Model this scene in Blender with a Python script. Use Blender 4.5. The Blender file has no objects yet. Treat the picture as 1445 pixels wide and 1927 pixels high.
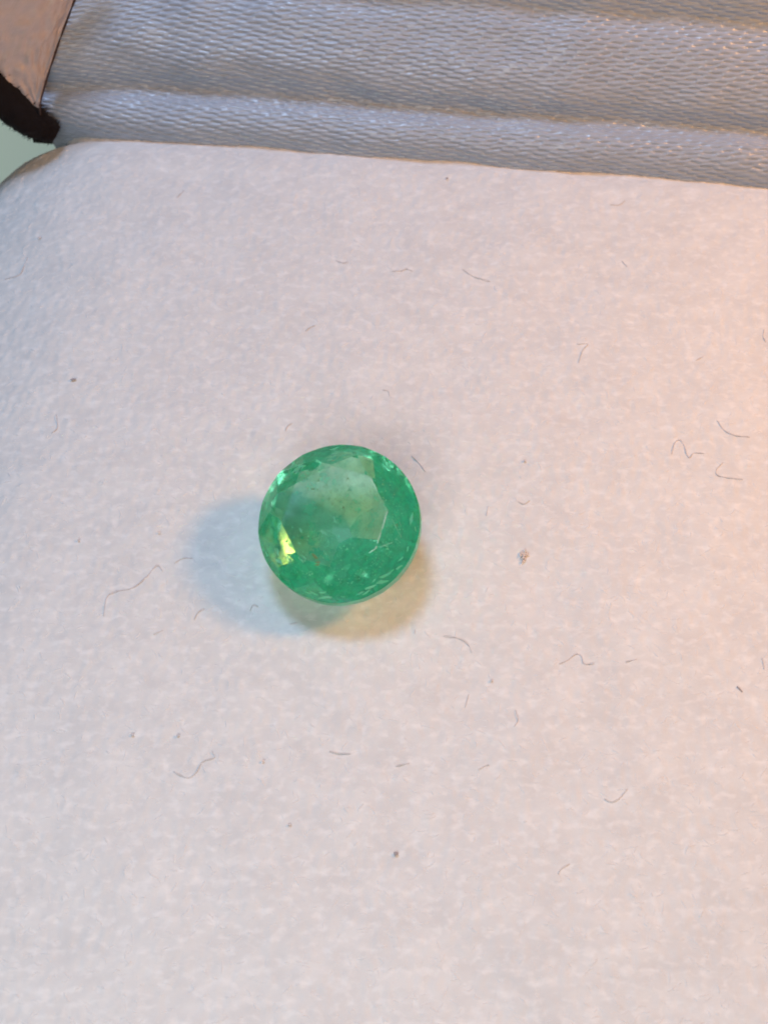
import bpy, bmesh, math, random
import numpy as np
from mathutils import Vector, Matrix, noise

random.seed(11)
rng = np.random.default_rng(11)
S = bpy.context.scene
COL = S.collection
R = math.radians

# ------------------------------------------------------------------ camera
cam_d = bpy.data.cameras.new('camera')
cam = bpy.data.objects.new('camera', cam_d)
COL.objects.link(cam)
cam.location = (0.0, -2.5, 4.33)
cam.rotation_euler = (R(30), 0, 0)
cam_d.sensor_fit = 'VERTICAL'
cam_d.sensor_height = 24.0
cam_d.lens = 12.0 / math.tan(R(21.0))
cam_d.clip_start = 0.05
cam_d.clip_end = 200
cam_d.dof.use_dof = True
cam_d.dof.focus_distance = 5.0
cam_d.dof.aperture_fstop = 0.9
S.camera = cam

# ------------------------------------------------------------------ ambient light and lamps
W = bpy.data.worlds.new('World')
S.world = W
W.use_nodes = True
bg = W.node_tree.nodes['Background']
bg.inputs[0].default_value = (0.05, 0.05, 0.046, 1)
bg.inputs[1].default_value = 1.0


def lamp(name, pos, target, size, power, colour):
    d = bpy.data.lights.new(name, 'AREA')
    d.shape = 'DISK'
    d.size = size
    d.energy = power
    d.color = colour
    o = bpy.data.objects.new(name, d)
    COL.objects.link(o)
    o.location = pos
    v = Vector(target) - Vector(pos)
    o.rotation_euler = v.to_track_quat('-Z', 'Y').to_euler()
    return o


lamp('warm_lamp', (3.75, 0.55, 3.55), (-0.15, -0.1, 0.1), 0.95, 146, (1.0, 0.455, 0.11))
lamp('cool_lamp', (-2.0, 4.1, 11.6), (-0.15, -0.1, 0.1), 3.3, 770, (0.46, 0.67, 1.0))
lamp('fill_lamp', (-1.0, -4.2, 4.5), (0.0, -1.3, 0.0), 3.6, 142, (1.0, 0.99, 0.95))  # unseen fill added to brighten the near pad and the satin

S.view_settings.view_transform = 'Standard'
S.view_settings.look = 'None'
S.view_settings.exposure = 0.04
S.view_settings.gamma = 1.0
S.render.engine = 'CYCLES'
S.cycles.max_bounces = 24
S.cycles.transmission_bounces = 20
S.cycles.glossy_bounces = 8
S.cycles.diffuse_bounces = 4
S.cycles.volume_bounces = 6
S.cycles.blur_glossy = 0.12
S.cycles.sample_clamp_indirect = 10.0
S.cycles.use_denoising = True
S.cycles.filter_width = 1.9


# ------------------------------------------------------------------ helpers
def mat(name):
    m = bpy.data.materials.new(name)
    m.use_nodes = True
    nt = m.node_tree
    return m, nt, nt.nodes['Principled BSDF']


def node(nt, kind, **kw):
    n = nt.nodes.new(kind)
    for k, v in kw.items():
        if k in n.inputs:
            n.inputs[k].default_value = v
        else:
            setattr(n, k, v)
    return n


def link_obj(name, me, m=None, parent=None, kind=None):
    o = bpy.data.objects.new(name, me)
    COL.objects.link(o)
    if m is not None:
        me.materials.append(m)
    if parent is not None:
        o.parent = parent
    if kind:
        o['kind'] = kind
    return o


def mesh(name, verts, faces, smooth=True):
    me = bpy.data.meshes.new(name)
    me.from_pydata([tuple(v) for v in verts], [], [tuple(f) for f in faces])
    if smooth:
        me.polygons.foreach_set('use_smooth', [True] * len(me.polygons))
    me.update()
    return me


def grid_mesh(name, P, smooth=True):
    """P: (rows, cols, 3) array -> quad grid."""
    r, c, _ = P.shape
    me = bpy.data.meshes.new(name)
    me.vertices.add(r * c)
    me.vertices.foreach_set('co', P.reshape(-1).astype(np.float32))
    i = (np.arange(r - 1)[:, None] * c + np.arange(c - 1)[None, :]).reshape(-1)
    q = np.stack([i, i + 1, i + c + 1, i + c], 1).astype(np.int32)
    n = len(q)
    me.loops.add(n * 4)
    me.loops.foreach_set('vertex_index', q.reshape(-1))
    me.polygons.add(n)
    me.polygons.foreach_set('loop_start', np.arange(n, dtype=np.int32) * 4)
    me.polygons.foreach_set('loop_total', np.full(n, 4, np.int32))
    me.polygons.foreach_set('use_smooth', np.full(n, smooth))
    me.update(calc_edges=True)
    me.validate()
    return me


def empty(name, loc=(0, 0, 0)):
    o = bpy.data.objects.new(name, None)
    COL.objects.link(o)
    o.location = loc
    o.empty_display_size = 0.1
    return o


def tag(o, label, cat, group=None):
    o['label'] = label
    o['category'] = cat
    if group:
        o['group'] = group


def tube_data(pts, radii, sides=5, flat=1.0, tip=True):
    """Tube along pts; flat < 1 squashes it vertically. Returns verts, faces."""
    V, Fc = [], []
    n = len(pts)
    for i, p in enumerate(pts):
        a = pts[max(i - 1, 0)]
        b = pts[min(i + 1, n - 1)]
        t = (Vector(b) - Vector(a)).normalized()
        up = Vector((0, 0, 1))
        if abs(t.z) > 0.95:
            up = Vector((0, 1, 0))
        sx = t.cross(up).normalized()
        sy = sx.cross(t).normalized()
        for k in range(sides):
            an = 2 * math.pi * k / sides
            V.append(Vector(p) + float(radii[i]) * (math.cos(an) * sx + flat * math.sin(an) * sy))
    for i in range(n - 1):
        for k in range(sides):
            k2 = (k + 1) % sides
            Fc.append((i * sides + k, i * sides + k2, (i + 1) * sides + k2, (i + 1) * sides + k))
    if tip:
        Fc.append(tuple(range(sides))[::-1])
        Fc.append(tuple((n - 1) * sides + k for k in range(sides)))
    return V, Fc


def smooth_path(pts, n):
    """Catmull-Rom resample of 2-D or 3-D points."""
    P = [np.array(p, float) for p in pts]
    P = [2 * P[0] - P[1]] + P + [2 * P[-1] - P[-2]]
    out = []
    m = len(P) - 3
    for s in range(n):
        t = s / (n - 1) * m
        i = min(int(t), m - 1)
        f = t - i
        p0, p1, p2, p3 = P[i:i + 4]
        out.append(0.5 * (2 * p1 + (p2 - p0) * f + (2 * p0 - 5 * p1 + 4 * p2 - p3) * f * f
                          + (3 * p1 - p0 - 3 * p2 + p3) * f ** 3))
    return out


def noise_field(n, period, lo, hi, aniso=1.0):
    """Band-limited periodic noise, n x n over `period` units, wavelengths lo..hi (unit std)."""
    w = rng.standard_normal((n, n))
    k = np.fft.fftfreq(n, period / n)
    kx, ky = np.meshgrid(k, k)
    kk = np.sqrt((kx * aniso) ** 2 + ky ** 2)
    flt = np.exp(-(kk * lo) ** 2) - np.exp(-(kk * hi) ** 2)
    f = np.real(np.fft.ifft2(np.fft.fft2(w) * flt))
    return f / f.std()


def sample(field, period, x, y):
    n = field.shape[0]
    fx = (x / period * n) % n
    fy = (y / period * n) % n
    x0 = np.floor(fx).astype(int)
    y0 = np.floor(fy).astype(int)
    tx, ty = fx - x0, fy - y0
    x0 %= n
    y0 %= n
    x1, y1 = (x0 + 1) % n, (y0 + 1) % n
    return (field[y0, x0] * (1 - tx) * (1 - ty) + field[y0, x1] * tx * (1 - ty)
            + field[y1, x0] * (1 - tx) * ty + field[y1, x1] * tx * ty)


def sstep(a, b, x):
    t = np.clip((x - a) / (b - a), 0, 1)
    return t * t * (3 - 2 * t)


# box frame: u runs along the hinge edge, v away from the viewer
YAW = R(-5.9)
CU, SU = math.cos(YAW), math.sin(YAW)
ORG = (0.0, 1.834)


def box_to_world(u, v):
    return ORG[0] + u * CU - v * SU, ORG[1] + u * SU + v * CU


def world_to_box(x, y):
    dx, dy = x - ORG[0], y - ORG[1]
    return dx * CU + dy * SU, -dx * SU + dy * CU


# ------------------------------------------------------------------ materials
def flock_material():
    m, nt, b = mat('white_flock')
    tc = node(nt, 'ShaderNodeTexCoord')
    mp = node(nt, 'ShaderNodeMapping')
    mp.inputs['Scale'].default_value = (0.7, 1.0, 1.0)
    nt.links.new(tc.outputs['Object'], mp.inputs['Vector'])
    n1 = node(nt, 'ShaderNodeTexNoise', Scale=11.0, Detail=6.0, Roughness=0.62)
    n2 = node(nt, 'ShaderNodeTexNoise', Scale=32.0, Detail=3.0, Roughness=0.5, Distortion=0.25)
    for q in (n1, n2):
        nt.links.new(mp.outputs['Vector'], q.inputs['Vector'])
    cr = node(nt, 'ShaderNodeValToRGB')
    cr.color_ramp.elements[0].position = 0.34
    cr.color_ramp.elements[0].color = (0.71, 0.69, 0.68, 1)
    cr.color_ramp.elements[1].position = 0.66
    cr.color_ramp.elements[1].color = (0.79, 0.77, 0.755, 1)
    nt.links.new(n1.outputs['Fac'], cr.inputs['Fac'])
    fl = node(nt, 'ShaderNodeValToRGB')
    fl.color_ramp.elements[0].position = 0.50
    fl.color_ramp.elements[0].color = (0, 0, 0, 1)
    fl.color_ramp.elements[1].position = 0.76
    fl.color_ramp.elements[1].color = (0.65, 0.65, 0.65, 1)
    nt.links.new(n2.outputs['Fac'], fl.inputs['Fac'])
    mxc = node(nt, 'ShaderNodeMix', data_type='RGBA')
    mxc.inputs[7].default_value = (0.93, 0.90, 0.885, 1)
    nt.links.new(fl.outputs['Color'], mxc.inputs[0])
    nt.links.new(cr.outputs['Color'], mxc.inputs[6])
    nt.links.new(mxc.outputs[2], b.inputs['Base Color'])
    b.inputs['Roughness'].default_value = 0.95
    b.inputs['Specular IOR Level'].default_value = 0.1
    b.inputs['Sheen Weight'].default_value = 0.15
    bp = node(nt, 'ShaderNodeBump', Strength=0.10, Distance=0.01)
    n3 = node(nt, 'ShaderNodeTexNoise', Scale=130.0, Detail=4.0, Roughness=0.7)
    nt.links.new(tc.outputs['Object'], n3.inputs['Vector'])
    nt.links.new(n3.outputs['Fac'], bp.inputs['Height'])
    nt.links.new(bp.outputs['Normal'], b.inputs['Normal'])
    return m


def plain(name, col, rough=0.8, spec=0.2, sheen=0.0):
    m, nt, b = mat(name)
    b.inputs['Base Color'].default_value = (*col, 1)
    b.inputs['Roughness'].default_value = rough
    b.inputs['Specular IOR Level'].default_value = spec
    b.inputs['Sheen Weight'].default_value = sheen
    return m


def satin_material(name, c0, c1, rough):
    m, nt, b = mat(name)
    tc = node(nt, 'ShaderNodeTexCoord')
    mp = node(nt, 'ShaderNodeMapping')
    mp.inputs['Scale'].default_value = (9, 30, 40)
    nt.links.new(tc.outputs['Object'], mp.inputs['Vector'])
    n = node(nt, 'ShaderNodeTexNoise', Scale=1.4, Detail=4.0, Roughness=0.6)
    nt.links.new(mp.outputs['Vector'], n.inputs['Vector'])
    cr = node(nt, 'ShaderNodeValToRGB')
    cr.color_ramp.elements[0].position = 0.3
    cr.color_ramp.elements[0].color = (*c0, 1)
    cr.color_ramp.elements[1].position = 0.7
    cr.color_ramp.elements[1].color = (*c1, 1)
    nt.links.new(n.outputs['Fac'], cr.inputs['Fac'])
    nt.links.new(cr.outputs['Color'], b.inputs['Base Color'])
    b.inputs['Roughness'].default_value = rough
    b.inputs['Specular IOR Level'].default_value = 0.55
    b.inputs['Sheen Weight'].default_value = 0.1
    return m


M_FLOCK = flock_material()
M_FIBRE = plain('white_fibre', (0.785, 0.76, 0.75), 0.8, 0.2)
M_SATIN = satin_material('cool_sheen_satin', (0.35, 0.395, 0.475), (0.43, 0.475, 0.56), 0.26)  # white cloth, its cool sheen put into a blue-grey base colour
M_SIDE = satin_material('warm_lit_satin', (0.50, 0.41, 0.40), (0.56, 0.46, 0.45), 0.36)  # pink cast of the warm lamp put into the base colour
M_BLACK = plain('black_velvet', (0.012, 0.009, 0.010), 0.9, 0.1, 0.05)
M_LINT = plain('grey_lint', (0.69, 0.64, 0.64), 0.8, 0.2)
M_LINT_PALE = plain('pale_grey_lint', (0.70, 0.66, 0.65), 0.8, 0.2)
M_LINT_DARK = plain('dark_lint', (0.40, 0.35, 0.35), 0.8, 0.2)
M_RUST = plain('rust_fluff', (0.80, 0.68, 0.62), 0.9, 0.1)

# ------------------------------------------------------------------ table far below
m, nt, b = mat('pale_table')
n = node(nt, 'ShaderNodeTexNoise', Scale=3.0, Detail=4.0)
cr = node(nt, 'ShaderNodeValToRGB')
cr.color_ramp.elements[0].color = (0.95, 0.92, 0.58, 1)
cr.color_ramp.elements[1].color = (0.97, 0.95, 0.64, 1)
nt.links.new(n.outputs['Fac'], cr.inputs['Fac'])
nt.links.new(cr.outputs['Color'], b.inputs['Base Color'])
b.inputs['Roughness'].default_value = 0.5
T = link_obj('table', mesh('table', [(-14, -14, -1.5), (14, -14, -1.5), (14, 14, -1.5), (-14, 14, -1.5),
                                    (-14, -14, -1.8), (14, -14, -1.8), (14, 14, -1.8), (-14, 14, -1.8)],
                          [(0, 1, 2, 3), (7, 6, 5, 4), (0, 4, 5, 1), (1, 5, 6, 2), (2, 6, 7, 3), (3, 7, 4, 0)], False),
             m, kind='structure')

# ------------------------------------------------------------------ white flocked pad
UL, UR, VN, RC = -1.80, 2.75, -4.3, 0.34


def u_left(v):
    d = np.clip(v + RC, 0, RC)
    return UL + RC - np.sqrt(np.maximum(RC * RC - d * d, 0))


F_MID = noise_field(1024, 5.0, 0.045, 0.16, 0.65)
F_FINE = noise_field(1024, 5.0, 0.014, 0.05, 0.75)
F_BIG = noise_field(256, 5.0, 0.35, 1.2)


def pad_height(u, v, fine=True):
    e = u - u_left(v)
    z = -0.19 * np.clip(1 - (u - UL) / 0.78, 0, 1) ** 2
    z = z - 0.03 * np.clip(1 - e / 0.12, 0, 1) ** 2 - 0.012 * np.clip(1 + v / 0.10, 0, 1) ** 2
    z = z - 0.012 * np.clip(1 + v / 0.7, 0, 1) ** 2 - 0.012 * np.clip(1 + v / 0.3, 0, 1) ** 2
    z = z + 0.0025 * sample(F_BIG, 5.0, u, v)
    if fine:
        z = z + 0.0010 * sample(F_MID, 5.0, u, v) + 0.0003 * sample(F_FINE, 5.0, u, v)
    return z


def pad_z(x, y, fine=True):
    u, v = world_to_box(x, y)
    return float(pad_height(np.array([u]), np.array([v]), fine)[0])


pad = empty('display_pad', (0.4, -0.3, -0.5))
tag(pad, 'white flocked pad with fuzzy top and rounded corner carrying the green stone', 'pad')
nv, nu = 520, 540
vv = -np.concatenate([np.linspace(-0.07, 0.05, 12)[:-1], np.linspace(0.05, -VN, nv - 11)])
vg = np.repeat(vv[:, None], nu, 1)
tt = np.concatenate([np.linspace(0, 0.03, 24)[:-1], np.linspace(0.03, 1, nu - 23)])
ul = u_left(vv)[:, None]
ug = ul + tt[None, :] * (UR - ul)
zg = pad_height(ug, vg)
xg, yg = box_to_world(ug, vg)
P = np.stack([xg, yg, zg], 2)
# skirt on the hinge edge and the left edge
top = P[:1].copy(); top[..., 2] = -0.5
P = np.concatenate([top, P], 0)
left = P[:, :1].copy(); left[..., 2] = -0.5
P = np.concatenate([left, P], 1)
P -= np.array(pad.location)
link_obj('pad_cover', grid_mesh('pad_cover', P[:, ::-1]), M_FLOCK, pad)


def fibre_mesh(name, N, wlo, whi, llo, lhi, lift):
    """Short curled flock fibres lying on the pad, three-sided tubes."""
    u = rng.uniform(UL + 0.02, 2.3, N)
    v = -rng.uniform(0.02, 3.9, N)
    u = np.maximum(u, u_left(v) + 0.02)
    th = rng.normal(0, 0.75, N)
    L = rng.uniform(llo, lhi, N)
    cv = rng.normal(0, 1.0, N) / L * 0.9
    w = rng.uniform(wlo, whi, N)
    K, SD = 5, 3
    V = np.zeros((N, K, SD, 3))
    pu, pv = u.copy(), v.copy()
    for k in range(K):
        a = th + cv * L * (k / (K - 1) - 0.5)
        if k:
            pu = pu + np.cos(a) * L / (K - 1)
            pv = pv + np.sin(a) * L / (K - 1)
        pvc = np.minimum(pv, -0.005)
        z = pad_height(np.maximum(pu, u_left(pvc) + 0.005), pvc) + lift * (0.4 + 0.6 * np.sin(math.pi * k / (K - 1)))
        x, y = box_to_world(pu, pvc)
        ww = w * (1.0 if 0 < k < K - 1 else 0.4)
        nx, ny = -np.sin(a + YAW), np.cos(a + YAW)
        for s in range(SD):
            an = math.pi / 2 + 2 * math.pi * s / SD
            V[:, k, s, 0] = x + nx * ww * math.cos(an)
            V[:, k, s, 1] = y + ny * ww * math.cos(an)
            V[:, k, s, 2] = z + ww * 0.35 * math.sin(an)
    V -= np.array(pad.location)
    base = (np.arange(N) * K * SD)[:, None]
    q = []
    for k in range(K - 1):
        for s in range(SD):
            s2 = (s + 1) % SD
            q.append([k * SD + s, k * SD + s2, (k + 1) * SD + s2, (k + 1) * SD + s])
    q = (base[:, :, None] + np.array(q)[None]).reshape(-1, 4).astype(np.int32)
    me = bpy.data.meshes.new(name)
    me.vertices.add(N * K * SD)
    me.vertices.foreach_set('co', V.reshape(-1).astype(np.float32))
    n = len(q)
    me.loops.add(n * 4)
    me.loops.foreach_set('vertex_index', q.reshape(-1))
    me.polygons.add(n)
    me.polygons.foreach_set('loop_start', np.arange(n, dtype=np.int32) * 4)
    me.polygons.foreach_set('loop_total', np.full(n, 4, np.int32))
    me.polygons.foreach_set('use_smooth', np.full(n, False))
    me.update(calc_edges=True)
    return me


link_obj('flock_fibres', fibre_mesh('flock_fibres', 9000, 0.0016, 0.0048, 0.012, 0.045, 0.0002), M_FIBRE, pad, 'stuff')

# ------------------------------------------------------------------ jewellery box: tray, open lid, satin lining
box = empty('jewellery_box', (0.4, 0.4, -1.5))
tag(box, 'open jewellery box with black velvet rim and pale satin lined lid behind the pad', 'jewellery box')
BL = np.array(box.location)

# lid profile in the (v, z) plane, from the hinge upward
PROF = [(0.08, -0.24), (0.04, -0.13), (0.016, -0.055), (0.010, -0.005), (0.018, 0.045), (0.045, 0.087), (0.088, 0.113), (0.140, 0.116),
        (0.172, 0.135), (0.176, 0.18), (0.174, 0.225), (0.190, 0.285), (0.225, 0.345), (0.275, 0.405), (0.325, 0.45), (0.375, 0.482), (0.40, 0.51),
        (0.405, 0.56), (0.42, 0.64), (0.50, 0.74), (0.62, 0.88)]
prof = np.array(smooth_path(PROF, 2400))
seg = np.concatenate([[0], np.cumsum(np.hypot(*np.diff(prof, axis=0).T))])
LEN = seg[-1]
NB, NA = 760, 900
bb = np.linspace(0, LEN, NB)
pv = np.interp(bb, seg, prof[:, 0])
pz = np.interp(bb, seg, prof[:, 1])
tv, tz = np.gradient(pv, bb), np.gradient(pz, bb)
nv_, nz_ = -tz, tv                       # points to the viewer / up
aa = np.linspace(-1.54, 2.15, NA)
A, B = np.meshgrid(aa, bb)
F_SAT = noise_field(512, 5.0, 0.25, 0.9)
F_ROW = noise_field(512, 5.0, 0.08, 0.3)
# weave: rows of long floats, each row stepped sideways against the last
PU, PB, STEP = 0.132, 0.0114, -0.40
Bw = B + 0.0016 * sample(F_ROW, 5.0, A, B) + 0.015 * np.sin(A * 0.9)
row = np.floor(Bw / PB).astype(int)
fb = Bw / PB - row - 0.5
rnd = rng.random(8192)
rj = rng.normal(0, 0.018, 8192)
ph = A / PU - row * STEP + rj[row % 8192] + 0.035 * sample(F_ROW, 5.0, A + 1.3, B)
cell = np.floor(ph).astype(int)
fp = ph - cell
hr = rnd[(row * 613 + cell * 97) % 8192]
# five-thread satin weave: each float dives under one thread in a short sunk dash
pit = np.exp(-((fp - 0.5) / (0.185 + 0.03 * hr)) ** 4) * np.exp(-(fb / 0.46) ** 4)
crest = np.exp(-((np.abs(fp - 0.5) - 0.5) / 0.22) ** 2) * np.cos(fb * math.pi) ** 2
hgt = 0.0019 * crest * (0.2 + 1.4 * hr) - (0.0040 + 0.0020 * hr) * pit
puff = sstep(-1.75, -1.0, A)
lowf = 0.0045 * sample(F_SAT, 5.0, A * 0.7, B * 1.2)
# the folds open out towards the right, and flatten into the corner at the left
vofs = (hgt + lowf)
prv = pv[:, None] * (0.55 + 0.45 * puff) + 0.035 * (1 - puff)
prz = pz[:, None] * (1.0 + 0.015 * A)
VV = prv + nv_[:, None] * vofs
ZZ = prz + nz_[:, None] * vofs
X, Y = box_to_world(A, VV)
P = np.stack([X, Y, ZZ], 2) - BL
cut = int(np.searchsorted(bb, 0.475))
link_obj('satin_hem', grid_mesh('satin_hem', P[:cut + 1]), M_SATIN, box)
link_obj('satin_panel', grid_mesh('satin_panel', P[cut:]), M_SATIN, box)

# outer shell of the lid behind the lining
SH = [(0.20, -0.30), (0.20, 0.05), (0.52, 0.42), (1.20, 1.15), (1.30, 1.05), (0.62, 0.32), (0.32, 0.0), (0.32, -0.30)]
Vs, Fs = [], []
for u in (-1.70, 2.45):
    for v, z in SH:
        Vs.append(np.array([*box_to_world(u, v), z]) - BL)
k = len(SH)
for i in range(k):
    Fs.append((i, (i + 1) % k, k + (i + 1) % k, k + i))
Fs += [tuple(range(k))[::-1], tuple(range(k, 2 * k))]
link_obj('lid_shell', mesh('lid_shell', Vs, Fs, False), M_BLACK, box)

# side lining of the lid: from the crease in the corner out to the black rim
CRE = [(-1.50, 1.975, 0.02), (-1.515, 1.985, 0.14), (-1.43, 2.15, 0.305), (-1.325, 2.24, 0.49), (-1.245, 2.30, 0.63), (-1.17, 2.36, 0.78)]
RIM = [(-1.49, 1.965, 0.00), (-1.53, 1.965, 0.10), (-1.60, 1.975, 0.25), (-1.66, 1.98, 0.37), (-1.70, 1.97, 0.54), (-1.72, 1.97, 0.72)]
nr, nc = 260, 200
cre = np.array(smooth_path(CRE, nr))
rim = np.array(smooth_path(RIM, nr))
t = np.linspace(0, 1, nc)[None, :, None]
G = cre[:, None, :] * (1 - t) + rim[:, None, :] * t
tt2 = t[..., 0]
bul = np.sin(math.pi * tt2) * np.linspace(0.25, 1, nr)[:, None] * 0.05
dx = np.array([0.55, -0.65, 0.5])
G = G + bul[..., None] * dx
# fine diagonal weave on the side lining
gu = np.linspace(0, 1, nr)[:, None] * 1.0
gs = tt2 * 0.35
w1 = np.sin((gu * 0.9 + gs * 1.6) * 2 * math.pi / 0.021)
w2 = np.sin((gu * 1.0 - gs * 0.7) * 2 * math.pi / 0.16 + 3 * w1 * 0.2)
G = G + ((0.0010 * w1 * (0.6 + 0.4 * w2) + 0.004 * sample(F_SAT, 5.0, gu * 3 + gs, gs * 5))[..., None]) * dx
link_obj('side_lining', grid_mesh('side_lining', G - BL), M_SIDE, box)
# dark strip drawn as the shade in the corner crease of the side lining
sp = [Vector(p) + Vector((0.012, -0.035, 0.022)) for p in cre[40:]]
rad = [0.003 + 0.0035 * abs(math.sin(i * 0.11 + 1.0)) * (0.4 + 0.6 * random.random()) for i in range(len(sp))]
M_CREASE = plain('crease_shade', (0.055, 0.035, 0.033), 0.8, 0.2)
V_, F_ = tube_data([p - Vector(BL) for p in sp], rad, 6)
link_obj('crease_strip', mesh('crease_strip', V_, F_), M_CREASE, box)


def fuzzy_band(name, path, radii, m, parent, squash, amp=0.012, sides=28, n=70, fuzz=900):
    pts = [Vector(p) for p in smooth_path(path, n)]
    rr = np.interp(np.linspace(0, 1, n), np.linspace(0, 1, len(radii)), radii)
    V, Fc = tube_data(pts, rr, sides, squash)
    out = []
    for i, v in enumerate(V):
        c = Vector(pts[i // sides])
        d = (v - c)
        k = noise.noise(v * 14) * 0.6 + noise.noise(v * 40) * 0.4
        out.append(v + d.normalized() * amp * k * 1.6)
    V = out
    off = Vector(BL)
    o = link_obj(name, mesh(name, [v - off for v in V], Fc), m, parent)
    # pile hairs
    HV, HF = [], []
    for _ in range(fuzz):
        i = random.randrange(len(V))
        c = Vector(pts[i // sides])
        d = (V[i] - c).normalized()
        d = (d + 0.7 * Vector((random.gauss(0, 1), random.gauss(0, 1), random.gauss(0, 1))) * 0.5).normalized()
        L = random.uniform(0.012, 0.032)
        s = d.orthogonal().normalized() * 0.0022
        b0 = V[i] - d * 0.004 - off
        k = len(HV)
        s2 = d.cross(s).normalized() * 0.0022
        HV += [b0 + s, b0 - s, b0 + s2, b0 + d * L]
        HF += [(k, k + 1, k + 3), (k + 1, k + 2, k + 3), (k + 2, k, k + 3)]
    h = link_obj('velvet_pile', mesh('velvet_pile', HV, HF), m, o, 'stuff')
    return o


fuzzy_band('lid_rim', [(-1.475, 1.95, 0.0), (-1.55, 1.955, 0.075), (-1.655, 1.975, 0.20), (-1.76, 1.99, 0.36), (-1.82, 1.99, 0.52), (-1.86, 1.99, 0.66)],
           [0.045, 0.078, 0.095, 0.10, 0.10, 0.10], M_BLACK, box, 0.85, fuzz=1500)
# tray rim round the pad, below its edge
tray = []
for a in np.linspace(math.pi / 2, math.pi, 9):
    u = UL + RC + (RC - 0.03) * math.cos(a)
    v = -RC + (RC - 0.06) * math.sin(a)
    tray.append((*box_to_world(u - 0.0, v), -0.45))
tray += [(*box_to_world(UL - 0.10, -0.62), -0.34), (*box_to_world(UL - 0.13, -1.4), -0.34), (*box_to_world(UL - 0.13, -4.3), -0.34)]
fuzzy_band('tray_rim', tray, [0.08] * 4, M_BLACK, box, 1.0, fuzz=400)
# tray body under the pad
Vb, Fb = [], []
prm = []
for a in np.linspace(math.pi / 2, math.pi, 10):
    prm.append((UL + RC + (RC - 0.08) * math.cos(a) + 0.0, -RC + (RC - 0.08) * math.sin(a)))
prm += [(UL + 0.08, -4.3), (2.75, -4.3), (2.75, -0.08)]
for z in (-0.55, -1.49):
    for u, v in prm:
        Vb.append(Vector((*box_to_world(u, v), z)) - Vector(BL))
k = len(prm)
for i in range(k):
    Fb.append((i, (i + 1) % k, k + (i + 1) % k, k + i))
Fb += [tuple(range(k)), tuple(range(2 * k - 1, k - 1, -1))]
link_obj('tray_body', mesh('tray_body', Vb, Fb, False), M_BLACK, box)

# ------------------------------------------------------------------ the emerald
gem = empty('emerald', (-0.156, -0.178, 0.205))
tag(gem, 'round faceted translucent green gemstone lying on the white flocked pad', 'gemstone')
GR = 0.288
HG = 0.025            # half girdle height
TR = GR * 0.65        # table radius
HT = (GR - TR) * math.tan(R(40))
AXIS_EL, AXIS_AZ, SPIN = 73.0, -118.0, -13.0


def half_spaces():
    out = [((0, 0, 1), HG + HT, 'table')]
    rc = random.Random(5)
    for i in range(8):
        a = i * 45 + rc.uniform(-2, 2)
        al = 40 + rc.uniform(-1.5, 1.5)
        out.append((('m', a, al), GR + rc.uniform(-.003, .003), 'crown'))
        out.append((('s', a + 22.5, 26 + rc.uniform(-1, 1)), None, 'crown'))
        out.append((('p', a + rc.uniform(-2, 2), 32.5 + rc.uniform(-2, 2)), GR * (0.80 + rc.uniform(-.02, .02)), 'pavilion'))
    for i in range(16):
        a = i * 22.5 + 11.25
        out.append((('g', a, 46 + rc.uniform(-1, 1)), GR, 'crown'))

    for i in range(24):
        out.append((('q', i * 15 + 4 + rc.uniform(-1.5, 1.5), (50, 55)[i % 2] + rc.uniform(-2.5, 2.5)), GR, 'pavilion'))
    return out


def build_gem():
    bm = bmesh.new()
    bmesh.ops.create_cone(bm, cap_ends=True, segments=72, radius1=GR, radius2=GR, depth=1.0)
    for v in bm.verts:
        an = math.atan2(v.co.y, v.co.x)
        k = 1 + 0.008 * noise.noise(Vector((math.cos(an), math.sin(an), 0.3)) * 1.6) + 0.003 * noise.noise(Vector((math.cos(an), math.sin(an), 1.3)) * 7)
        v.co.x *= k
        v.co.y *= k
    cuts = []
    for n_, d, cls in half_spaces():
        if n_[0] in ('m', 's', 'g', 'p', 'q'):
            kind, a, al = n_
            a, al = R(a), R(al)
            sg = -1 if kind in 'pq' else 1
            nn = Vector((math.sin(al) * math.cos(a), math.sin(al) * math.sin(a), sg * math.cos(al)))
            if kind == 's':
                pt = Vector((TR * math.cos(R(22.5)) * math.cos(a), TR * math.cos(R(22.5)) * math.sin(a), HG + HT))
            elif kind == 'g' or kind == 'q':
                pt = Vector((GR * 0.992 * math.cos(a), GR * 0.992 * math.sin(a), sg * HG))
            else:
                pt = Vector((d * math.cos(a), d * math.sin(a), sg * HG if sg > 0 else -HG - 0.070))
        else:
            nn = Vector(n_)
            pt = Vector((0, 0, d))
        cuts.append((pt, nn))
    for pt, nn in cuts:
        r = bmesh.ops.bisect_plane(bm, geom=bm.verts[:] + bm.edges[:] + bm.faces[:], dist=1e-6, plane_co=pt, plane_no=nn, clear_outer=True)
        ed = [e for e in r['geom_cut'] if isinstance(e, bmesh.types.BMEdge)]
        if len(ed) > 2:
            bmesh.ops.contextual_create(bm, geom=ed)
    bmesh.ops.recalc_face_normals(bm, faces=bm.faces)
    return bm


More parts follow.
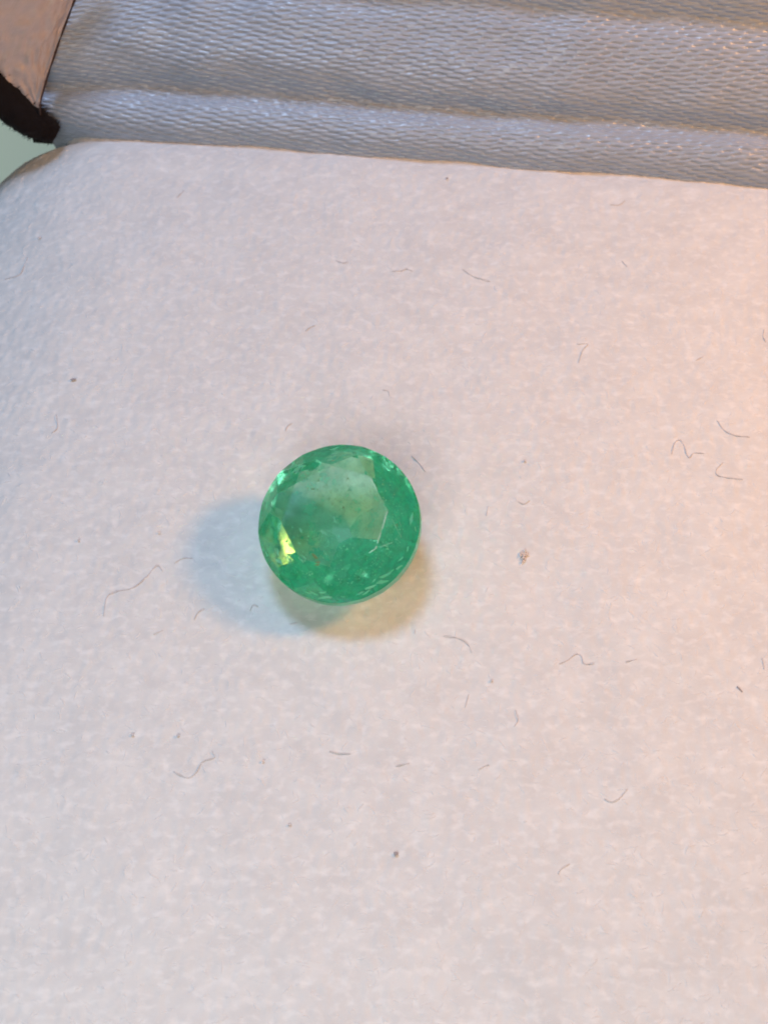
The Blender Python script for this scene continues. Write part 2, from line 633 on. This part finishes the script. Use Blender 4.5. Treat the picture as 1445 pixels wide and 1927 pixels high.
def glass(name, col, rough, ior=1.575, haze=0.0, haze_col=(0.3, 0.7, 0.5), bump=0.0):
    m = bpy.data.materials.new(name)
    m.use_nodes = True
    nt = m.node_tree
    nt.nodes.clear()
    out = node(nt, 'ShaderNodeOutputMaterial')
    g = node(nt, 'ShaderNodeBsdfGlass', Roughness=rough, IOR=ior)
    g.inputs['Color'].default_value = (*col, 1)
    tc = node(nt, 'ShaderNodeTexCoord')
    if bump:
        nz = node(nt, 'ShaderNodeTexNoise', Scale=28.0, Detail=4.0)
        nt.links.new(tc.outputs['Object'], nz.inputs['Vector'])
        bp = node(nt, 'ShaderNodeBump', Strength=bump, Distance=0.01)
        nt.links.new(nz.outputs['Fac'], bp.inputs['Height'])
        nt.links.new(bp.outputs['Normal'], g.inputs['Normal'])
    if haze:
        d = node(nt, 'ShaderNodeBsdfTranslucent')
        d.inputs['Color'].default_value = (*haze_col, 1)
        d2 = node(nt, 'ShaderNodeBsdfDiffuse')
        d2.inputs['Color'].default_value = (*haze_col, 1)
        mx0 = node(nt, 'ShaderNodeMixShader')
        mx0.inputs[0].default_value = 0.5
        nt.links.new(d.outputs[0], mx0.inputs[1])
        nt.links.new(d2.outputs[0], mx0.inputs[2])
        mx = node(nt, 'ShaderNodeMixShader')
        nz2 = node(nt, 'ShaderNodeTexNoise', Scale=17.0, Detail=5.0, Roughness=0.65)
        nt.links.new(tc.outputs['Object'], nz2.inputs['Vector'])
        mr = node(nt, 'ShaderNodeMapRange')
        mr.inputs['From Min'].default_value = 0.44
        mr.inputs['From Max'].default_value = 0.64
        mr.inputs['To Min'].default_value = haze * 0.15
        mr.inputs['To Max'].default_value = min(1.0, haze * 2.2)
        nt.links.new(nz2.outputs['Fac'], mr.inputs['Value'])
        nt.links.new(mr.outputs[0], mx.inputs[0])
        nt.links.new(g.outputs[0], mx.inputs[1])
        nt.links.new(mx0.outputs[0], mx.inputs[2])
        nt.links.new(mx.outputs[0], out.inputs['Surface'])
    else:
        nt.links.new(g.outputs[0], out.inputs['Surface'])
    return m


M_TABLE = glass('polished_emerald', (0.93, 0.98, 0.95), 0.02, bump=0.03)
M_CROWN = glass('emerald_crown', (0.86, 0.97, 0.91), 0.03, bump=0.05)
M_PAV = glass('emerald_pavilion', (0.80, 0.97, 0.88), 0.03, haze=0.22, haze_col=(0.04, 0.78, 0.52), bump=0.08)
M_GIRD = glass('frosted_girdle', (0.85, 0.97, 0.9), 0.35, haze=0.45, haze_col=(0.62, 0.82, 0.68))

gbm = build_gem()
el, az = R(AXIS_EL), R(AXIS_AZ)
axis = Vector((math.cos(el) * math.cos(az), math.cos(el) * math.sin(az), math.sin(el)))
ROT = axis.to_track_quat('Z', 'Y').to_matrix().to_4x4() @ Matrix.Rotation(R(SPIN), 4, 'Z')


def face_class(f):
    z = f.normal.z
    if z > 0.999:
        return 'table_facet'
    if z > 0.1:
        return 'crown'
    if z < -0.1:
        return 'pavilion'
    return 'girdle'


zmin = min((ROT @ v.co).z for v in gbm.verts)
gem.location.z = pad_z(gem.location.x, gem.location.y, False) - zmin - 0.010
gem_parts = {}
for cls, gm in (('table_facet', M_TABLE), ('crown', M_CROWN), ('girdle', M_GIRD), ('pavilion', M_PAV)):
    fs = [f for f in gbm.faces if face_class(f) == cls]
    idx, Vv, Ff = {}, [], []
    for f in fs:
        poly = []
        for v in f.verts:
            if v.index not in idx or True:
                key = tuple(round(c, 7) for c in v.co)
                if key not in idx:
                    idx[key] = len(Vv)
                    Vv.append(ROT @ v.co)
                poly.append(idx[key])
        Ff.append(poly)
    gem_parts[cls] = link_obj(cls, mesh(cls, Vv, Ff, False), gm, gem)

# coloured, slightly milky heart of the stone
core_me = bpy.data.meshes.new('green_heart')
cbm = gbm.copy()
bmesh.ops.scale(cbm, vec=(0.985, 0.985, 0.985), verts=cbm.verts)
bmesh.ops.transform(cbm, matrix=ROT, verts=cbm.verts)
cbm.to_mesh(core_me)
cbm.free()
m = bpy.data.materials.new('green_heart')
m.use_nodes = True
nt = m.node_tree
nt.nodes.clear()
out = node(nt, 'ShaderNodeOutputMaterial')
va = node(nt, 'ShaderNodeVolumeAbsorption', Density=1.75)
va.inputs['Color'].default_value = (0.0, 0.96, 0.70, 1)
vs = node(nt, 'ShaderNodeVolumeScatter', Density=0.9, Anisotropy=0.2)
tc = node(nt, 'ShaderNodeTexCoord')
nz = node(nt, 'ShaderNodeTexNoise', Scale=11.0, Detail=5.0, Roughness=0.65, Distortion=1.2)
nt.links.new(tc.outputs['Object'], nz.inputs['Vector'])
mr = node(nt, 'ShaderNodeMapRange')
mr.inputs['From Min'].default_value = 0.42
mr.inputs['From Max'].default_value = 0.68
mr.inputs['To Min'].default_value = 0.4
mr.inputs['To Max'].default_value = 4.5
nt.links.new(nz.outputs['Fac'], mr.inputs['Value'])
nt.links.new(mr.outputs[0], vs.inputs['Density'])
vs.inputs['Color'].default_value = (0.42, 1.0, 0.78, 1)
ad = node(nt, 'ShaderNodeAddShader')
nt.links.new(va.outputs[0], ad.inputs[0])
nt.links.new(vs.outputs[0], ad.inputs[1])
nt.links.new(ad.outputs[0], out.inputs['Volume'])
link_obj('green_heart', core_me, m, gem)

# worn, pale facet edges round the right side of the table
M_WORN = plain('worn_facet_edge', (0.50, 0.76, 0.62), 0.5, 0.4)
tf = [f for f in gbm.faces if face_class(f) == 'table_facet'][0]


def picture_angle(v):
    q = ROT @ v
    return math.degrees(math.atan2(q.y * .866 + q.z * .5, q.x))


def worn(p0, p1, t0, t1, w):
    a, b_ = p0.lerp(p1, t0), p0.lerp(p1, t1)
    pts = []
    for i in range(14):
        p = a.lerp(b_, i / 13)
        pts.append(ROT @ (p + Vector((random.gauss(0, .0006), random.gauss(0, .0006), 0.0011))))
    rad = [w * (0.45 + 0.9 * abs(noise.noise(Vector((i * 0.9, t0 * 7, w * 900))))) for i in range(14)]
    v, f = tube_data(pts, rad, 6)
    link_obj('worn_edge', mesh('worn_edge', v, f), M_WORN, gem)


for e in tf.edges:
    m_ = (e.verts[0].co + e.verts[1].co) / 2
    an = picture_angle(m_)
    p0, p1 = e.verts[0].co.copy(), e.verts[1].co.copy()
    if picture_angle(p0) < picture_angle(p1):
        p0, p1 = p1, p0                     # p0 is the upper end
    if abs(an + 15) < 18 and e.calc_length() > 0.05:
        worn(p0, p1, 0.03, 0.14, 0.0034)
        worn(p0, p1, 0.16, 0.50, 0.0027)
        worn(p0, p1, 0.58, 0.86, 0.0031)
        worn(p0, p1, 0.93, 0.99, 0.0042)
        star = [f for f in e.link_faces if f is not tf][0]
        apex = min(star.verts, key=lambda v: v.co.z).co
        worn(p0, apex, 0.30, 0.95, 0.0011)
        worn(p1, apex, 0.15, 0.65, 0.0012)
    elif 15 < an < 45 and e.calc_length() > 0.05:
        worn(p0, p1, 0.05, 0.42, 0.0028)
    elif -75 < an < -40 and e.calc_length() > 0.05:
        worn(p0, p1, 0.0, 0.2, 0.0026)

# mint flakes painted as facet sparkle under the crown, and brownish inclusions
M_FLAKE = plain('mint_glint_inclusion', (0.62, 1.0, 0.86), 0.25, 0.6)
M_BROWN = plain('brown_inclusion', (0.55, 0.42, 0.22), 0.6, 0.3)
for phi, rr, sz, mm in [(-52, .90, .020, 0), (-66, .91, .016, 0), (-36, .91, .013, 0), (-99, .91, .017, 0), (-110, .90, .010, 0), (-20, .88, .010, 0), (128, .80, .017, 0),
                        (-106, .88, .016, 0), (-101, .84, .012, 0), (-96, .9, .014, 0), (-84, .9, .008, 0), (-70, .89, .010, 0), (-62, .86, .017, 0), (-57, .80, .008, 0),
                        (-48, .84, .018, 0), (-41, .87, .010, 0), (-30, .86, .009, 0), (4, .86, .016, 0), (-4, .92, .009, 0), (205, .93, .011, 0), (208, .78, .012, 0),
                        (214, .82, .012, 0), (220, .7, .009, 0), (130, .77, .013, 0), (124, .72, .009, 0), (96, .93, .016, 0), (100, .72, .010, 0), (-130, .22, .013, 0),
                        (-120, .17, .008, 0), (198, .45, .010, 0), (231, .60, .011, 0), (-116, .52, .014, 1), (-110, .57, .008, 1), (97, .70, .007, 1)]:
    th = R(phi + 37.5)
    zz = HG + (0.030 if rr < 0.65 else 0.012 if rr < 0.8 else -0.012)
    c = Vector((GR * rr * math.cos(th), GR * rr * math.sin(th), zz))
    bm = bmesh.new()
    bmesh.ops.create_icosphere(bm, subdivisions=1, radius=1)
    for v in bm.verts:
        k = 1 + random.uniform(-.45, .45)
        v.co = Vector((v.co.x * sz * 1.25 * k, v.co.y * sz * random.uniform(.2, .55) * k, v.co.z * sz * 0.16))
    bmesh.ops.rotate(bm, verts=bm.verts, cent=(0, 0, 0), matrix=Matrix.Rotation(th + math.pi / 2 + random.uniform(-.5, .5), 3, 'Z') @ Matrix.Rotation(random.uniform(-.5, .5), 3, 'X'))
    for v in bm.verts:
        v.co = ROT @ (v.co + c)
    me = bpy.data.meshes.new('glint_inclusion')
    bm.to_mesh(me)
    bm.free()
    link_obj('glint_inclusion', me, M_BROWN if mm else M_FLAKE, gem)

# veils of tiny grains in the body of the stone
def veil(n, cphi, cr, sr, sphi, zlo, zhi, slo, shi, m):
    V, Fc = [], []
    for _ in range(n):
        th = R(random.gauss(cphi, sphi) + 37.5)
        rr = min(0.72, abs(random.gauss(cr, sr)))
        c = Vector((GR * rr * math.cos(th), GR * rr * math.sin(th), random.uniform(zlo, zhi) * (1 - rr * 0.6)))
        r_ = random.uniform(slo, shi) * (1 + 1.5 * (random.random() < .06))
        k = len(V)
        for d in ((1, 0, 0), (-.6, .8, 0), (-.5, -.9, 0), (0, 0, 1)):
            V.append(ROT @ (c + Vector(d) * r_ * random.uniform(.6, 1.5)))
        Fc += [(k, k + 1, k + 2), (k, k + 1, k + 3), (k + 1, k + 2, k + 3), (k + 2, k, k + 3)]
    link_obj('glint_inclusion_veil', mesh('glint_inclusion_veil', V, Fc, False), m, gem, 'stuff')


M_DUST = plain('olive_inclusion', (0.40, 0.52, 0.36), 0.7, 0.2)
veil(200, 95, .42, .16, 38, -.06, HG + .05, .0010, .0028, M_DUST)
veil(90, 20, .52, .14, 22, -.04, HG + .05, .0012, .0034, M_DUST)
veil(260, -120, .26, .18, 50, -.08, HG + .05, .0010, .0032, M_FLAKE)
veil(220, -60, .66, .07, 60, -.01, HG + .02, .0010, .0030, M_FLAKE)  # pale grains standing in for sparkle along the lower right rim

# ------------------------------------------------------------------ stray lint on the pad
GRP = 'stray lint on the white pad'


def lint(pts, label, m=M_LINT, w=0.0032, name='lint_fibre'):
    path = smooth_path(pts, max(7, 5 * len(pts)))
    P3 = []
    for i, (x, y) in enumerate(path):
        P3.append(Vector((x, y, pad_z(x, y, False) + 0.0025 + 0.001 * math.sin(i * 0.7))))
    rad = [w * (0.55 + 0.45 * math.sin(math.pi * (i + 0.6) / (len(P3) + 0.2))) * (0.85 + 0.3 * random.random()) for i in range(len(P3))]
    o0 = P3[len(P3) // 2].copy()
    V, Fc = tube_data([p - o0 for p in P3], rad, 5)
    o = link_obj(name, mesh(name, V, Fc), m)
    o.location = o0
    tag(o, label, 'lint', GRP)
    return o


def speck(x, y, sx, sy, rot, label, m=M_LINT_DARK):
    bm = bmesh.new()
    bmesh.ops.create_icosphere(bm, subdivisions=2, radius=1)
    for v in bm.verts:
        k = 1 + 0.35 * noise.noise(v.co * 1.7 + Vector((x * 9, y * 9, 0)))
        v.co = Vector((v.co.x * sx * k, v.co.y * sy * k, v.co.z * sy * 0.6 * k))
    bmesh.ops.rotate(bm, verts=bm.verts, cent=(0, 0, 0), matrix=Matrix.Rotation(rot, 3, 'Z'))
    me = bpy.data.meshes.new('lint_speck')
    bm.to_mesh(me)
    bm.free()
    me.polygons.foreach_set('use_smooth', [True] * len(me.polygons))
    o = link_obj('lint_speck', me, m)
    o.location = (x, y, pad_z(x, y, False) + 0.008)
    tag(o, label, 'lint', 'dark specks on the white pad')
    return o


def rust_fluff(x, y):
    V, Fc = [], []
    for i in range(26):
        a = random.uniform(0, 6.28)
        p = Vector((x + random.gauss(0, 0.005), y + random.gauss(0, 0.009), 0))
        pts = []
        for k in range(4):
            a += random.gauss(0, 1.0)
            p = p + Vector((math.cos(a), math.sin(a), 0)) * 0.004
            pts.append(Vector((p.x, p.y, pad_z(p.x, p.y, False) + 0.006 + random.random() * 0.006)))
        v, f = tube_data(pts, [0.002] * 4, 4)
        b0 = len(V)
        V += v
        Fc += [tuple(j + b0 for j in q) for q in f]
    o0 = Vector((x, y, pad_z(x, y, False)))
    o = link_obj('lint_fluff', mesh('lint_fluff', [v - o0 for v in V], Fc), M_RUST)
    o.location = o0
    tag(o, 'tiny rust coloured fluff ball to the right of the green stone', 'lint')

#LINT#
lint([(-1.004, -0.431), (-1.002, -0.359), (-0.975, -0.335), (-0.91, -0.318), (-0.865, -0.275), (-0.831, -0.229), (-0.807, -0.251)], 'long grey lint thread with a hooked end, left of the blue shadow beside the stone', M_LINT, 0.0019)
lint([(-0.767, -0.22), (-0.745, -0.203), (-0.726, -0.198), (-0.702, -0.2)], 'short arched grey lint hair touching the blue shadow, left of the green stone', M_LINT, 0.0019)
lint([(0.107, 0.25), (0.133, 0.218), (0.157, 0.178)], 'thin slanting grey hair just off the upper right of the green stone', M_LINT, 0.0019)
lint([(1.297, 0.409), (1.315, 0.369), (1.348, 0.342), (1.412, 0.33)], 'dark curved hair shaped like a shallow bowl near the right edge of the pad', M_LINT, 0.0019)
lint([(1.104, 0.257), (1.12, 0.305), (1.142, 0.32), (1.157, 0.291), (1.162, 0.257), (1.172, 0.242), (1.191, 0.262), (1.229, 0.259)], 'grey lint hair with a round hump and a tail, below the bowl shaped hair', M_LINT, 0.0019)
lint([(1.295, 0.218), (1.267, 0.185), (1.268, 0.161), (1.307, 0.149), (1.362, 0.142)], 'pale loop of lint right of the humped hair near the right edge', M_LINT_PALE, 0.0018)
lint([(0.615, -0.617), (0.646, -0.602), (0.675, -0.58), (0.695, -0.586), (0.703, -0.615), (0.738, -0.615)], 'wavy grey lint thread with a peaked hump, lower right of the green stone', M_LINT, 0.0019)
lint([(0.849, -0.611), (0.888, -0.602)], 'short straight dash of lint just right of the peaked wavy thread', M_LINT, 0.0019)
lint([(0.382, -0.016), (0.39, 0.025)], 'tiny upright grey hair between the green stone and the rust fluff, above it', M_LINT, 0.0019)
lint([(0.502, 0.044), (0.524, 0.034), (0.548, 0.048)], 'shallow smile shaped pale hair above the rust coloured fluff', M_LINT_PALE, 0.0018)
lint([(1.228, -0.703), (1.244, -0.723)], 'small dark slanting hair near the right edge, lower of the two there', M_LINT_DARK, 0.0028)
lint([(1.33, -0.596), (1.332, -0.639)], 'small upright grey hair at the very right edge of the pad', M_LINT, 0.0019)
lint([(-0.709, -1.01), (-0.661, -1.032), (-0.633, -1.014), (-0.614, -0.976), (-0.574, -0.961), (-0.583, -0.939)], 'bent pale lint thread like a tick mark in the lower left of the pad', M_LINT_PALE, 0.0018)
lint([(-0.185, -0.939), (-0.152, -0.946), (-0.112, -0.948)], 'pale nearly level hair straight below the stone, right of the tick shaped thread', M_LINT_PALE, 0.0018)
lint([(0.733, -1.105), (0.755, -1.116), (0.782, -1.105), (0.812, -1.073)], 'pale hook shaped hair in the lower right part of the pad', M_LINT_PALE, 0.0018)
lint([(0.563, -1.356), (0.574, -1.339), (0.603, -1.322)], 'short pale bent hair below the hook shaped one, lowest lint on the right', M_LINT_PALE, 0.0018)
lint([(0.212, -0.51), (0.263, -0.519), (0.296, -0.541), (0.31, -0.574)], 'pale arched hair lower right of the stone, just past its orange shadow', M_LINT_PALE, 0.0018)
lint([(0.294, -0.73), (0.28, -0.778)], 'faint upright hair under the pale arched one beyond the orange shadow', M_LINT_PALE, 0.0018)
lint([(0.453, -0.791), (0.459, -0.83), (0.445, -0.853)], 'faint upright curl below the peaked wavy thread', M_LINT_PALE, 0.0018)
lint([(-1.608, 1.188), (-1.547, 1.196), (-1.53, 1.237), (-1.519, 1.289)], 'grey bent hair at the left edge of the pad in its bluish zone', M_LINT, 0.0019)
lint([(-0.897, 1.578), (-0.87, 1.621)], 'short slanting hair near the upper left, close to the satin', M_LINT_PALE, 0.0018)
lint([(-0.202, 1.219), (-0.173, 1.208), (-0.151, 1.211)], 'small grey dash of lint high above the green stone, left of the longer pair', M_LINT, 0.0019)
lint([(0.034, 1.162), (0.072, 1.165), (0.094, 1.173), (0.119, 1.162)], 'flat grey hair high above the green stone, left one of the longer pair', M_LINT, 0.0019)
lint([(0.328, 1.17), (0.371, 1.133), (0.441, 1.105)], 'pale drooping hair high above the stone, right one of the longer pair', M_LINT_PALE, 0.0018)
lint([(-0.382, 0.359), (-0.373, 0.382), (-0.357, 0.394)], 'tiny bent hair just above the upper left of the green stone', M_LINT, 0.0019)
lint([(-0.005, 0.555), (0.016, 0.55), (0.022, 0.525)], 'tiny hooked hair above the top of the green stone', M_LINT_PALE, 0.0018)
lint([(-0.318, 0.85), (-0.299, 0.869), (-0.278, 0.877)], 'faint slanting hair midway between the stone and the satin', M_LINT_PALE, 0.0018)
lint([(0.777, 0.685), (0.798, 0.748), (0.822, 0.78), (0.779, 0.78)], 'pale forked hair on the upper right of the pad', M_LINT_PALE, 0.0018)
lint([(1.25, 0.701), (1.283, 0.722)], 'small dark dash of lint on the right, above the bowl shaped hair', M_LINT, 0.0019)
lint([(1.545, 0.858), (1.536, 0.823), (1.543, 0.796)], 'small curled hair at the right edge, above the other lint there', M_LINT, 0.0019)
lint([(0.999, 1.219), (1.018, 1.19)], 'tiny slanting hair on the upper right of the pad, alone', M_LINT_PALE, 0.0018)
lint([(0.977, 1.541), (1.016, 1.541), (1.046, 1.568)], 'small smile shaped hair near the satin at the upper right', M_LINT_PALE, 0.0018)
lint([(-1.283, 0.446), (-1.271, 0.384), (-1.29, 0.357)], 'pale upright bent hair on the left of the pad, below the dark oblong speck', M_LINT, 0.0019)
lint([(-0.481, -0.412), (-0.471, -0.387), (-0.452, -0.395)], 'tiny looped hair in the lower tip of the blue shadow', M_LINT_PALE, 0.0018)
lint([(-0.337, -0.462), (-0.308, -0.454)], 'tiny dash of lint just below the stone in its orange shadow', M_LINT_PALE, 0.0018)
lint([(-0.82, -0.504), (-0.788, -0.487)], 'short pale slanting dash below the long hooked lint thread', M_LINT_PALE, 0.0018)
lint([(-0.679, -0.444), (-0.668, -0.416), (-0.646, -0.401)], 'faint bent hair below the arched hair by the blue shadow', M_LINT_PALE, 0.0018)
lint([(0.04, -0.991), (0.085, -0.98)], 'faint nearly level dash of lint below and right of the stone', M_LINT_PALE, 0.0018)
lint([(0.317, -1.006), (0.345, -0.991), (0.354, -0.991)], 'faint short dash of lint right of the other faint dash below the stone', M_LINT_PALE, 0.0018)
lint([(0.109, -0.5), (0.111, -0.483)], 'tiny upright hair at the lower right rim of the orange shadow', M_LINT, 0.0019)
speck(-1.233, 0.604, 0.0116, 0.0046, 0.15, 'dark oblong speck on the left of the pad', M_LINT_DARK)
speck(0.039, -1.29, 0.0080, 0.0065, -0.4, 'dark round speck at the bottom of the pad below the stone', M_LINT_DARK)
speck(0.276, 1.699, 0.0063, 0.0046, 0, 'dark speck beside the satin hem at the top of the pad', M_LINT_DARK)
speck(-1.477, 1.384, 0.0089, 0.0037, 0.4, 'grey oblong speck at the upper left corner of the pad', M_LINT)
speck(-0.857, -0.882, 0.0054, 0.0056, 0, 'grey speck lower left, left one of a close pair', M_LINT)
speck(-0.702, -0.884, 0.0054, 0.0046, 0, 'grey speck lower left, right one of a close pair', M_LINT)
speck(-0.408, -0.975, 0.0045, 0.0046, 0, 'pinkish speck below and left of the stone', M_RUST)
speck(-0.311, -1.194, 0.0063, 0.0037, 0, 'flat grey speck low on the pad below the pinkish speck', M_LINT)
speck(0.375, -0.681, 0.0045, 0.0046, 0, 'grey speck lower right of the stone beneath the wavy thread', M_LINT)
speck(0.538, 0.223, 0.0045, 0.0046, 0, 'small grey speck right of the stone, uppermost there', M_LINT)
speck(-1.128, -0.123, 0.0045, 0.0046, 0, 'grey speck on the left, above the long hooked thread', M_LINT)
speck(-0.832, -0.093, 0.0071, 0.0028, 0, 'small brownish dash shaped speck left of the blue shadow', M_RUST)
rust_fluff(0.514, -0.189)
